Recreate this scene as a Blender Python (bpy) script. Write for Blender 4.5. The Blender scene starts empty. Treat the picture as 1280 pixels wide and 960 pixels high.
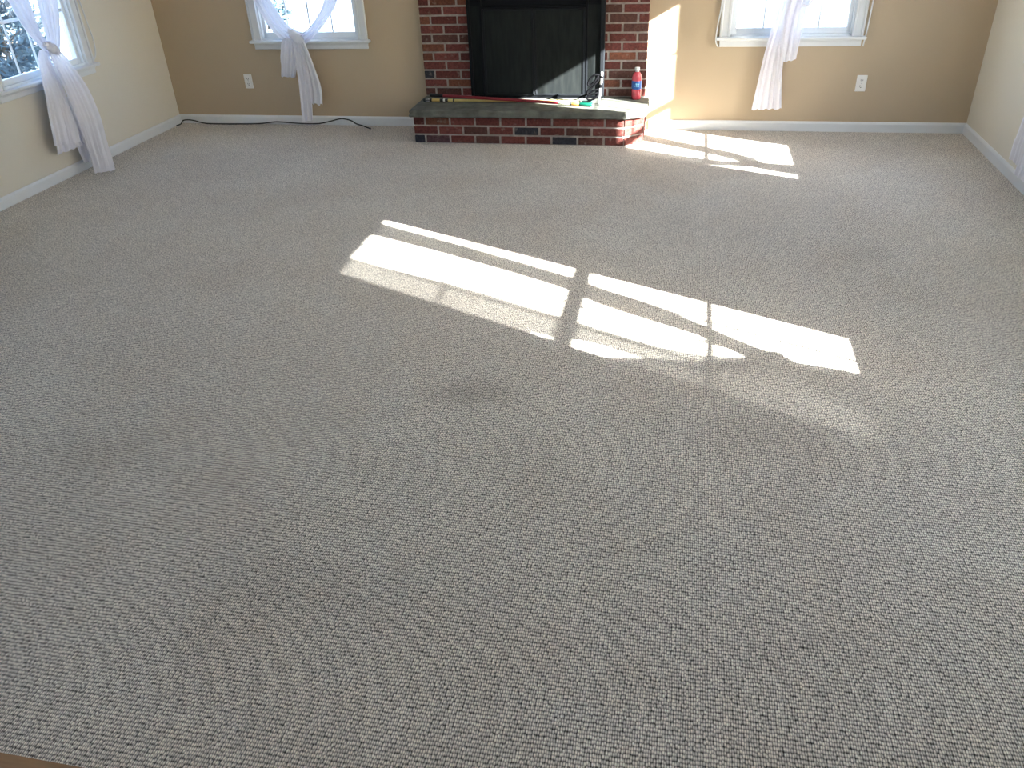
import bpy, bmesh, math, random
from mathutils import Vector, Matrix, noise
random.seed(7)
C = bpy.context.scene.collection
S = bpy.context.scene
PI = math.pi

# ---------------------------------------------------------------- camera
F, PITCH, YAW, ROLL, EYE = 997.07, 0.563769, -0.221244, -0.045387, 1.62
cd = bpy.data.cameras.new('camera'); cam = bpy.data.objects.new('camera', cd); C.objects.link(cam)
cd.sensor_fit = 'HORIZONTAL'; cd.sensor_width = 36.0; cd.lens = F / 1280 * 36.0
cd.clip_start = 0.05; cd.clip_end = 200
fw = Vector((math.sin(YAW) * math.cos(PITCH), math.cos(YAW) * math.cos(PITCH), -math.sin(PITCH)))
r0 = Vector((math.cos(YAW), -math.sin(YAW), 0)); u0 = r0.cross(fw)
rt = math.cos(ROLL) * r0 + math.sin(ROLL) * u0; up = -math.sin(ROLL) * r0 + math.cos(ROLL) * u0
M = Matrix.Identity(4)
for i in range(3):
    M[i][0], M[i][1], M[i][2] = rt[i], up[i], -fw[i]
M[0][3], M[1][3], M[2][3] = 0, 0, EYE
cam.matrix_world = M
S.camera = cam

# ---------------------------------------------------------------- light
SUN_DIR = Vector((-1, 0.465, -0.553))
SUN_STRENGTH = 42.0
SKY_STRENGTH = 0.62
EXPOSURE = 1.4
sl = bpy.data.lights.new('sun', 'SUN'); sl.energy = SUN_STRENGTH; sl.angle = math.radians(0.45); sl.color = (1.0, 0.95, 0.88)
sun = bpy.data.objects.new('sun', sl); C.objects.link(sun); sun.rotation_euler = SUN_DIR.to_track_quat('-Z', 'Y').to_euler(); sun.location = (20, -8, 12)
w = bpy.data.worlds.new('sky'); S.world = w; w.use_nodes = True
nt = w.node_tree; bg = nt.nodes['Background']
sky = nt.nodes.new('ShaderNodeTexSky'); sky.sky_type = 'NISHITA'; sky.sun_disc = False
sky.sun_elevation = math.atan2(0.553, math.hypot(1, 0.465)); sky.sun_rotation = math.atan2(1, -0.465)
sky.air_density = 1.0; sky.dust_density = 1.5; sky.ozone_density = 1.0
nt.links.new(sky.outputs[0], bg.inputs[0]); bg.inputs[1].default_value = SKY_STRENGTH
S.view_settings.view_transform = 'Standard'; S.view_settings.look = 'None'
S.view_settings.gamma = 1.0; S.view_settings.use_curve_mapping = False
S.view_settings.exposure = EXPOSURE
S.cycles.max_bounces = 12; S.cycles.diffuse_bounces = 6; S.cycles.transparent_max_bounces = 24
S.cycles.sample_clamp_indirect = 12

# ---------------------------------------------------------------- room numbers
D, XL, XR, YF = 6.149, -4.122, 1.934, -3.0       # back wall, left wall, right wall, front wall
HC = 2.44                                        # ceiling
CARPET_Y = 0.818                                 # carpet starts here, wooden floor in front
BB = 0.069                                       # baseboard height
WZ0, WZ1 = 0.637, 2.055                          # window hole
HW = 0.405                                       # window hole half width

# ---------------------------------------------------------------- materials
MATS = {}
def node_mat(name):
    m = bpy.data.materials.new(name); m.use_nodes = True
    MATS[name] = m
    return m, m.node_tree, m.node_tree.nodes['Principled BSDF']
def plain(name, col, rough=0.5, metal=0.0, bump=0.0, bscale=200.0, var=0.0, vscale=12.0, spec=0.5, coat=0.0):
    m, t, b = node_mat(name)
    b.inputs['Base Color'].default_value = (*col, 1); b.inputs['Roughness'].default_value = rough
    b.inputs['Metallic'].default_value = metal; b.inputs['Specular IOR Level'].default_value = spec
    b.inputs['Coat Weight'].default_value = coat
    tc = t.nodes.new('ShaderNodeTexCoord')
    if bump:
        n = t.nodes.new('ShaderNodeTexNoise'); n.inputs['Scale'].default_value = bscale; n.inputs['Detail'].default_value = 3
        bp = t.nodes.new('ShaderNodeBump'); bp.inputs['Strength'].default_value = bump; bp.inputs['Distance'].default_value = 0.002
        t.links.new(tc.outputs['Object'], n.inputs['Vector']); t.links.new(n.outputs['Fac'], bp.inputs['Height'])
        t.links.new(bp.outputs['Normal'], b.inputs['Normal'])
    if var:
        n = t.nodes.new('ShaderNodeTexNoise'); n.inputs['Scale'].default_value = vscale; n.inputs['Detail'].default_value = 4
        r = t.nodes.new('ShaderNodeValToRGB')
        r.color_ramp.elements[0].position = 0.3; r.color_ramp.elements[1].position = 0.7
        r.color_ramp.elements[0].color = (*[c * (1 - var) for c in col], 1); r.color_ramp.elements[1].color = (*[min(1, c * (1 + var)) for c in col], 1)
        t.links.new(tc.outputs['Object'], n.inputs['Vector']); t.links.new(n.outputs['Fac'], r.inputs['Fac'])
        t.links.new(r.outputs['Color'], b.inputs['Base Color'])
    return m
TAN = plain('tan_wall_paint', (0.46, 0.365, 0.255), 0.75, bump=0.25, bscale=260, spec=0.25)
CREAM = plain('cream_wall_paint', (0.67, 0.625, 0.535), 0.75, bump=0.25, bscale=260, spec=0.25)
CEIL = plain('ceiling_paint', (0.78, 0.77, 0.74), 0.9)
TRIM = plain('white_trim_paint', (0.67, 0.69, 0.71), 0.4, spec=0.4)
SASH = plain('white_sash_paint', (0.74, 0.77, 0.80), 0.4, spec=0.4)
VINYL = plain('outlet_plastic', (0.78, 0.77, 0.74), 0.35)
SLOT = plain('outlet_slot', (0.03, 0.03, 0.03), 0.6)
SLATE = plain('hearth_bluestone', (0.125, 0.13, 0.115), 0.85, bump=0.9, bscale=45, var=0.3, vscale=14, spec=0.1)
BLACK = plain('black_stove_metal', (0.006, 0.007, 0.009), 0.6, spec=0.06)
STEEL = plain('screen_edge_metal', (0.013, 0.015, 0.018), 0.6, spec=0.08)
IRON = plain('wrought_iron', (0.004, 0.004, 0.005), 0.8, bump=0.3, bscale=80, spec=0.04)
PALEMETAL = plain('pale_worn_metal', (0.55, 0.57, 0.58), 0.4, metal=0.3)
CABLE = plain('black_cable_rubber', (0.008, 0.012, 0.012), 0.5)
REDP = plain('red_pole_lacquer', (0.22, 0.010, 0.018), 0.4)
YELP = plain('yellow_pole_lacquer', (0.62, 0.50, 0.17), 0.4)
GREENP = plain('green_cap_plastic', (0.0, 0.065, 0.040), 0.4)
TEALP = plain('grey_green_cap_plastic', (0.045, 0.09, 0.085), 0.4)
ORANGEP = plain('orange_band', (0.62, 0.27, 0.05), 0.45)
LABELP = plain('pale_paper_band', (0.55, 0.56, 0.38), 0.6, var=0.25, vscale=60)
BLACKP = plain('black_grip_rubber', (0.008, 0.010, 0.010), 0.55)
OCHRE = plain('ochre_ferrule', (0.50, 0.34, 0.10), 0.4)
WHITEP = plain('white_plastic', (0.75, 0.76, 0.76), 0.35)
REDB = plain('red_drink', (0.46, 0.05, 0.075), 0.25, coat=0.5, var=0.25, vscale=30)
BLUEL = plain('blue_label', (0.02, 0.09, 0.33), 0.4, var=0.3, vscale=60)
CYANL = plain('pale_blue_print', (0.25, 0.55, 0.72), 0.4)
BARK = plain('shrub_bark', (0.09, 0.07, 0.05), 0.9)
LEAF = plain('evergreen_foliage', (0.10, 0.155, 0.19), 0.7, var=0.5, vscale=7, spec=0.1)
SNOW = plain('pale_ground_cover', (0.21, 0.24, 0.285), 0.9, var=0.05, vscale=0.6)
MORTAR = plain('mortar', (0.31, 0.285, 0.26), 0.95, bump=0.6, bscale=150, var=0.2, vscale=30, spec=0.1)

def brick_mat():
    m, t, b = node_mat('red_brick')
    at = t.nodes.new('ShaderNodeAttribute'); at.attribute_name = 'brick_colour'
    tc = t.nodes.new('ShaderNodeTexCoord')
    n = t.nodes.new('ShaderNodeTexNoise'); n.inputs['Scale'].default_value = 55; n.inputs['Detail'].default_value = 5; n.inputs['Roughness'].default_value = 0.7
    r = t.nodes.new('ShaderNodeValToRGB'); r.color_ramp.elements[0].position = 0.28; r.color_ramp.elements[1].position = 0.75
    r.color_ramp.elements[0].color = (0.50, 0.50, 0.52, 1); r.color_ramp.elements[1].color = (1.5, 1.5, 1.5, 1)
    mx = t.nodes.new('ShaderNodeMix'); mx.data_type = 'RGBA'; mx.blend_type = 'MULTIPLY'; mx.inputs[0].default_value = 1
    t.links.new(tc.outputs['Object'], n.inputs['Vector']); t.links.new(n.outputs['Fac'], r.inputs['Fac'])
    t.links.new(at.outputs['Color'], mx.inputs[6]); t.links.new(r.outputs['Color'], mx.inputs[7])
    # chalky mortar smears
    n2 = t.nodes.new('ShaderNodeTexNoise'); n2.inputs['Scale'].default_value = 22; n2.inputs['Detail'].default_value = 6
    r2 = t.nodes.new('ShaderNodeValToRGB'); r2.color_ramp.elements[0].position = 0.60; r2.color_ramp.elements[1].position = 0.74
    r2.color_ramp.elements[0].color = (0, 0, 0, 1); r2.color_ramp.elements[1].color = (0.55, 0.55, 0.55, 1)
    mx2 = t.nodes.new('ShaderNodeMix'); mx2.data_type = 'RGBA'
    t.links.new(tc.outputs['Object'], n2.inputs['Vector']); t.links.new(n2.outputs['Fac'], r2.inputs['Fac'])
    t.links.new(r2.outputs['Color'], mx2.inputs[0]); t.links.new(mx.outputs[2], mx2.inputs[6]); mx2.inputs[7].default_value = (0.30, 0.25, 0.22, 1)
    t.links.new(mx2.outputs[2], b.inputs['Base Color'])
    bp = t.nodes.new('ShaderNodeBump'); bp.inputs['Strength'].default_value = 0.7; bp.inputs['Distance'].default_value = 0.003
    t.links.new(n.outputs['Fac'], bp.inputs['Height']); t.links.new(bp.outputs['Normal'], b.inputs['Normal'])
    b.inputs['Roughness'].default_value = 0.95; b.inputs['Specular IOR Level'].default_value = 0.1
    return m
BRICK = brick_mat()

def carpet_mat():
    m, t, b = node_mat('berber_carpet')
    tc = t.nodes.new('ShaderNodeTexCoord')
    # slow wander of the loop rows
    wn = t.nodes.new('ShaderNodeTexNoise'); wn.inputs['Scale'].default_value = 9; wn.inputs['Detail'].default_value = 2
    sc = t.nodes.new('ShaderNodeVectorMath'); sc.operation = 'SCALE'; sc.inputs['Scale'].default_value = 0.006
    ad = t.nodes.new('ShaderNodeVectorMath'); ad.operation = 'ADD'
    t.links.new(tc.outputs['Object'], wn.inputs['Vector']); t.links.new(wn.outputs['Color'], sc.inputs[0])
    t.links.new(tc.outputs['Object'], ad.inputs[0]); t.links.new(sc.outputs[0], ad.inputs[1])
    mp = t.nodes.new('ShaderNodeMapping'); mp.inputs['Scale'].default_value = (1 / 0.0055, 1 / 0.0105, 0.0)
    t.links.new(ad.outputs[0], mp.inputs['Vector'])
    v = t.nodes.new('ShaderNodeTexVoronoi'); v.voronoi_dimensions = '2D'; v.inputs['Scale'].default_value = 1.0; v.inputs['Randomness'].default_value = 0.36
    t.links.new(mp.outputs[0], v.inputs['Vector'])
    r = t.nodes.new('ShaderNodeValToRGB'); e = r.color_ramp.elements
    e[0].position = 0.12; e[0].color = (1.38, 1.36, 1.33, 1); e[1].position = 0.68; e[1].color = (0.035, 0.030, 0.022, 1)  # shade between the loops put into the colour: dark gaps, lighter tops
    x = e.new(0.42); x.color = (0.72, 0.71, 0.70, 1)
    t.links.new(v.outputs['Distance'], r.inputs['Fac'])
    # per-loop tone
    hs = t.nodes.new('ShaderNodeMapRange'); hs.inputs['To Min'].default_value = 0.80; hs.inputs['To Max'].default_value = 1.2
    sx = t.nodes.new('ShaderNodeSeparateColor'); t.links.new(v.outputs['Color'], sx.inputs[0]); t.links.new(sx.outputs[0], hs.inputs['Value'])
    # broad soiling
    n = t.nodes.new('ShaderNodeTexNoise'); n.inputs['Scale'].default_value = 1.7; n.inputs['Detail'].default_value = 6; n.inputs['Roughness'].default_value = 0.62
    t.links.new(tc.outputs['Object'], n.inputs['Vector'])
    rn = t.nodes.new('ShaderNodeValToRGB'); rn.color_ramp.elements[0].position = 0.30; rn.color_ramp.elements[1].position = 0.72
    rn.color_ramp.elements[0].color = (0.70, 0.635, 0.56, 1); rn.color_ramp.elements[1].color = (0.78, 0.74, 0.675, 1)
    t.links.new(n.outputs['Fac'], rn.inputs['Fac'])
    m1 = t.nodes.new('ShaderNodeMix'); m1.data_type = 'RGBA'; m1.blend_type = 'MULTIPLY'; m1.inputs[0].default_value = 1
    t.links.new(rn.outputs['Color'], m1.inputs[6]); t.links.new(r.outputs['Color'], m1.inputs[7])
    m2 = t.nodes.new('ShaderNodeVectorMath'); m2.operation = 'SCALE'
    t.links.new(m1.outputs[2], m2.inputs[0]); t.links.new(hs.outputs[0], m2.inputs['Scale'])
    last = m2.outputs[0]
    # a few worn dirt marks (centre x, y, radius x, radius y, strength)
    for (cx, cy, rx, ry, st) in ((-0.70, 2.43, 0.20, 0.13, 0.20), (0.95, 3.9, 0.16, 0.14, 0.14), (-1.9, 1.9, 0.35, 0.18, 0.10), (-0.80, 1.42, 0.5, 0.16, 0.10), (0.2, 2.3, 0.5, 0.14, 0.10), (1.35, 4.1, 0.12, 0.07, -0.10)):
        mpp = t.nodes.new('ShaderNodeMapping'); mpp.vector_type = 'POINT'
        mpp.inputs['Location'].default_value = (-cx / rx, -cy / ry, 0); mpp.inputs['Scale'].default_value = (1 / rx, 1 / ry, 0)
        t.links.new(ad.outputs[0], mpp.inputs['Vector'])
        ln = t.nodes.new('ShaderNodeVectorMath'); ln.operation = 'LENGTH'; t.links.new(mpp.outputs[0], ln.inputs[0])
        an = t.nodes.new('ShaderNodeMath'); an.operation = 'ADD'; t.links.new(ln.outputs['Value'], an.inputs[0])
        nz = t.nodes.new('ShaderNodeMath'); nz.operation = 'MULTIPLY_ADD'; nz.inputs[1].default_value = 1.6; nz.inputs[2].default_value = -0.8
        nn = t.nodes.new('ShaderNodeTexNoise'); nn.inputs['Scale'].default_value = 14; nn.inputs['Detail'].default_value = 3
        t.links.new(tc.outputs['Object'], nn.inputs['Vector']); t.links.new(nn.outputs['Fac'], nz.inputs[0]); t.links.new(nz.outputs[0], an.inputs[1])
        mr = t.nodes.new('ShaderNodeMapRange'); mr.interpolation_type = 'SMOOTHSTEP'; mr.inputs['From Min'].default_value = 0.0; mr.inputs['From Max'].default_value = 1.15
        mr.inputs['To Min'].default_value = 1 - st; mr.inputs['To Max'].default_value = 1.0
        t.links.new(an.outputs[0], mr.inputs['Value'])
        s = t.nodes.new('ShaderNodeVectorMath'); s.operation = 'SCALE'; t.links.new(last, s.inputs[0]); t.links.new(mr.outputs[0], s.inputs['Scale'])
        last = s.outputs[0]
    t.links.new(last, b.inputs['Base Color'])
    inv = t.nodes.new('ShaderNodeMath'); inv.operation = 'SUBTRACT'; inv.inputs[0].default_value = 1.0; t.links.new(v.outputs['Distance'], inv.inputs[1])
    bp = t.nodes.new('ShaderNodeBump'); bp.inputs['Strength'].default_value = 0.8; bp.inputs['Distance'].default_value = 0.005
    t.links.new(inv.outputs[0], bp.inputs['Height']); t.links.new(bp.outputs['Normal'], b.inputs['Normal'])
    b.inputs['Roughness'].default_value = 0.95; b.inputs['Specular IOR Level'].default_value = 0.15
    b.inputs['Sheen Weight'].default_value = 0.12; b.inputs['Sheen Roughness'].default_value = 0.5
    return m
CARPET = carpet_mat()

def wood_mat():
    m, t, b = node_mat('wood_floor')
    tc = t.nodes.new('ShaderNodeTexCoord'); mp = t.nodes.new('ShaderNodeMapping'); mp.inputs['Scale'].default_value = (3, 40, 3)
    n = t.nodes.new('ShaderNodeTexNoise'); n.inputs['Scale'].default_value = 3; n.inputs['Detail'].default_value = 6
    r = t.nodes.new('ShaderNodeValToRGB'); r.color_ramp.elements[0].color = (0.22, 0.11, 0.045, 1); r.color_ramp.elements[1].color = (0.45, 0.26, 0.11, 1)
    t.links.new(tc.outputs['Object'], mp.inputs[0]); t.links.new(mp.outputs[0], n.inputs['Vector']); t.links.new(n.outputs['Fac'], r.inputs['Fac'])
    t.links.new(r.outputs['Color'], b.inputs['Base Color']); b.inputs['Roughness'].default_value = 0.4
    return m
WOOD = wood_mat()

def glass_mat():
    m, t, b = node_mat('window_glass')
    t.nodes.remove(b); out = t.nodes['Material Output']
    tr = t.nodes.new('ShaderNodeBsdfTransparent'); tr.inputs[0].default_value = (0.93, 0.96, 0.97, 1)
    gl = t.nodes.new('ShaderNodeBsdfGlossy'); gl.inputs['Roughness'].default_value = 0.02
    lw = t.nodes.new('ShaderNodeLayerWeight'); lw.inputs['Blend'].default_value = 0.5
    pw = t.nodes.new('ShaderNodeMath'); pw.operation = 'POWER'; pw.inputs[1].default_value = 4; t.links.new(lw.outputs['Facing'], pw.inputs[0])
    fr = t.nodes.new('ShaderNodeMath'); fr.operation = 'MULTIPLY_ADD'; fr.inputs[1].default_value = 0.8; fr.inputs[2].default_value = 0.035; t.links.new(pw.outputs[0], fr.inputs[0])
    mx = t.nodes.new('ShaderNodeMixShader'); t.links.new(fr.outputs[0], mx.inputs[0]); t.links.new(tr.outputs[0], mx.inputs[1]); t.links.new(gl.outputs[0], mx.inputs[2])
    t.links.new(mx.outputs[0], out.inputs['Surface'])
    return m
GLASS = glass_mat()

def sheer_mat(name, clear):
    m, t, b = node_mat(name)
    t.nodes.remove(b); out = t.nodes['Material Output']
    df = t.nodes.new('ShaderNodeBsdfDiffuse'); df.inputs[0].default_value = (0.86, 0.85, 0.90, 1)
    tl = t.nodes.new('ShaderNodeBsdfTranslucent'); tl.inputs[0].default_value = (0.62, 0.66, 0.80, 1)
    tr = t.nodes.new('ShaderNodeBsdfTransparent')
    m1 = t.nodes.new('ShaderNodeMixShader'); m1.inputs[0].default_value = 0.22
    m2 = t.nodes.new('ShaderNodeMixShader'); m2.inputs[0].default_value = clear
    t.links.new(df.outputs[0], m1.inputs[1]); t.links.new(tl.outputs[0], m1.inputs[2])
    t.links.new(m1.outputs[0], m2.inputs[1]); t.links.new(tr.outputs[0], m2.inputs[2]); t.links.new(m2.outputs[0], out.inputs['Surface'])
    return m
SHEER = sheer_mat('white_sheer_cloth', 0.025)
THIN = sheer_mat('thin_white_sheer_cloth', 0.08)
HEMC = sheer_mat('white_sheer_hem', 0.015)

def mesh_screen_mat():
    m, t, b = node_mat('dusty_fire_screen')
    tc = t.nodes.new('ShaderNodeTexCoord')
    n = t.nodes.new('ShaderNodeTexNoise'); n.inputs['Scale'].default_value = 14; n.inputs['Detail'].default_value = 5
    mp = t.nodes.new('ShaderNodeMapping'); mp.inputs['Scale'].default_value = (3, 1, 0.5)
    r = t.nodes.new('ShaderNodeValToRGB'); r.color_ramp.elements[0].position = 0.3; r.color_ramp.elements[1].position = 0.7
    r.color_ramp.elements[0].color = (0.010, 0.012, 0.013, 1); r.color_ramp.elements[1].color = (0.018, 0.021, 0.021, 1)
    t.links.new(tc.outputs['Object'], mp.inputs[0]); t.links.new(mp.outputs[0], n.inputs['Vector']); t.links.new(n.outputs['Fac'], r.inputs['Fac'])
    t.links.new(r.outputs['Color'], b.inputs['Base Color']); b.inputs['Roughness'].default_value = 0.7; b.inputs['Specular IOR Level'].default_value = 0.05
    return m
DUSTY = mesh_screen_mat()

# ---------------------------------------------------------------- mesh helpers
def box(bm, x0, x1, y0, y1, z0, z1, bev=0.0):
    vs = [bm.verts.new((x, y, z)) for x in (x0, x1) for y in (y0, y1) for z in (z0, z1)]
    fs = [(0, 1, 3, 2), (4, 6, 7, 5), (0, 4, 5, 1), (2, 3, 7, 6), (0, 2, 6, 4), (1, 5, 7, 3)]
    faces = [bm.faces.new([vs[i] for i in f]) for f in fs]
    if bev:
        es = list({e for f in faces for e in f.edges})
        bmesh.ops.bevel(bm, geom=es, offset=bev, segments=1, affect='EDGES', profile=0.5)
    return faces
def tube(bm, pts, r, n=10, caps=True):
    pts = [Vector(p) for p in pts]; rad = r if isinstance(r, (list, tuple)) else [r] * len(pts)
    rings = []; ref = None
    for i, p in enumerate(pts):
        d = (pts[min(i + 1, len(pts) - 1)] - pts[max(i - 1, 0)]).normalized()
        if ref is None:
            ref = d.orthogonal().normalized()
        ref = (ref - d * ref.dot(d)).normalized(); b = d.cross(ref)
        rings.append([bm.verts.new(p + rad[i] * (math.cos(2 * PI * k / n) * ref + math.sin(2 * PI * k / n) * b)) for k in range(n)])
    for a, c in zip(rings, rings[1:]):
        for k in range(n):
            bm.faces.new([a[k], a[(k + 1) % n], c[(k + 1) % n], c[k]])
    if caps:
        bm.faces.new(rings[0][::-1]); bm.faces.new(rings[-1])
def lathe(bm, prof, c=(0, 0, 0), n=28):
    rings = [[bm.verts.new((c[0] + r * math.cos(2 * PI * k / n), c[1] + r * math.sin(2 * PI * k / n), c[2] + z)) for k in range(n)] for r, z in prof]
    for a, b in zip(rings, rings[1:]):
        for k in range(n):
            bm.faces.new([a[k], a[(k + 1) % n], b[(k + 1) % n], b[k]])
    bm.faces.new(rings[0][::-1]); bm.faces.new(rings[-1])
def smooth_path(pts, n=8, closed=False):
    P = [Vector(p) for p in pts]; out = []
    for i in range(len(P) - 1):
        p0, p1, p2, p3 = P[max(i - 1, 0)], P[i], P[i + 1], P[min(i + 2, len(P) - 1)]
        for k in range(n):
            t = k / n
            out.append(0.5 * ((2 * p1) + (p2 - p0) * t + (2 * p0 - 5 * p1 + 4 * p2 - p3) * t * t + (3 * p1 - p0 - 3 * p2 + p3) * t ** 3))
    out.append(P[-1])
    return out
def obj(name, bm, mat, parent=None, smooth=False):
    bmesh.ops.recalc_face_normals(bm, faces=bm.faces)
    me = bpy.data.meshes.new(name); bm.to_mesh(me); bm.free()
    if smooth:
        for p in me.polygons: p.use_smooth = True
    for mm in (mat if isinstance(mat, (list, tuple)) else [mat]): me.materials.append(mm)
    o = bpy.data.objects.new(name, me); C.objects.link(o)
    if parent: o.parent = parent
    return o
def tag(o, label, cat, group=None):
    o['label'] = label; o['category'] = cat
    if group: o['group'] = group
    return o
def thing(name, label, cat, loc, group=None):
    o = bpy.data.objects.new(name, None); C.objects.link(o); o.location = loc; o.empty_display_size = 0.1
    return tag(o, label, cat, group)
def struct(name, bm, mat, parent=None, smooth=False):
    o = obj(name, bm, mat, parent, smooth)
    if parent is None: o['kind'] = 'structure'
    return o
def kid(name, bm, mat, parent, smooth=False):
    """a part built in world coordinates and hung under a located empty"""
    bmesh.ops.translate(bm, verts=bm.verts, vec=-parent.location)
    return obj(name, bm, mat, parent, smooth)
def recentre(o):
    """put a single-mesh thing's origin at its base"""
    vs = [v.co for v in o.data.vertices]
    c = Vector(((min(v.x for v in vs) + max(v.x for v in vs)) / 2, (min(v.y for v in vs) + max(v.y for v in vs)) / 2, min(v.z for v in vs)))
    o.data.transform(Matrix.Translation(-c)); o.location = c
    return o

# ---------------------------------------------------------------- room shell
def floor_slab(name, x0, x1, y0, y1, z0, z1, mat):
    bm = bmesh.new(); box(bm, x0, x1, y0, y1, z0, z1); return struct(name, bm, mat)
floor_slab('floor', XL - 0.1, XR + 0.1, CARPET_Y, D + 0.1, -0.10, 0.0, CARPET)
floor_slab('floor_wood', XL - 0.1, XR + 0.1, YF - 0.1, CARPET_Y, -0.10, -0.001, WOOD)
floor_slab('ceiling', XL - 0.1, XR + 0.1, YF - 0.1, D + 0.1, HC, HC + 0.1, CEIL)

def wall(name, axis, pos, out, a0, a1, holes, mat, th=0.10):
    """axis 'x': wall runs along x at y=pos; 'y': runs along y at x=pos; out = +1/-1 side of its thickness"""
    bm = bmesh.new()
    us = sorted({a0, a1, *[h[0] for h in holes], *[h[1] for h in holes]})
    for u_a, u_b in zip(us, us[1:]):
        mid = (u_a + u_b) / 2; hs = sorted([(h[2], h[3]) for h in holes if h[0] < mid < h[1]])
        z = 0.0; spans = []
        for h0, h1 in hs: spans.append((z, h0)); z = h1
        spans.append((z, HC))
        for z0, z1 in spans:
            if z1 - z0 < 1e-4: continue
            p0, p1 = sorted((pos, pos + out * th))
            if axis == 'x': box(bm, u_a, u_b, p0, p1, z0, z1)
            else: box(bm, p0, p1, u_a, u_b, z0, z1)
    bmesh.ops.remove_doubles(bm, verts=bm.verts, dist=1e-5)
    return struct(name, bm, mat)
BACKW = (-2.846, 0.679); SIDEW = (2.08, 4.81)
def hole(c): return (c - HW, c + HW, WZ0, WZ1)
wall('wall_back', 'x', D, 1, XL - 0.1, XR + 0.1, [hole(c) for c in BACKW], TAN)
wall('wall_left', 'y', XL, -1, YF - 0.1, D, [hole(c) for c in SIDEW] + [hole(-1.2)], CREAM)
wall('wall_right', 'y', XR, 1, YF - 0.1, D, [hole(2.08), hole(4.826)], CREAM)
FW = [(-2.9, -1.9, 0.9, 2.05)]
wall('wall_front', 'x', YF, -1, XL, XR, FW, CREAM)

def baseboard(name, axis, pos, inn, a0, a1):
    bm = bmesh.new()
    t = 0.014
    prof = [(0, 0), (t, 0), (t, BB - 0.014), (t * 0.55, BB - 0.004), (t * 0.3, BB), (0, BB)]
    rows = []
    for a in (a0, a1):
        rows.append([bm.verts.new((a, pos + inn * d, z) if axis == 'x' else (pos + inn * d, a, z)) for d, z in prof])
    for k in range(len(prof)):
        bm.faces.new([rows[0][k], rows[0][(k + 1) % 6], rows[1][(k + 1) % 6], rows[1][k]])
    bm.faces.new(rows[0]); bm.faces.new(rows[1][::-1])
    return struct(name, bm, TRIM)
CHX0, CHX1 = -1.940, -0.280                     # chimney breast
CHY = 6.100
baseboard('baseboard_back_left', 'x', D, -1, XL, -1.945)
baseboard('baseboard_back_right', 'x', D, -1, -0.245, XR)
baseboard('baseboard_left', 'y', XL, 1, YF, D - 0.014)
baseboard('baseboard_right', 'y', XR, -1, YF, D - 0.014)

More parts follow.
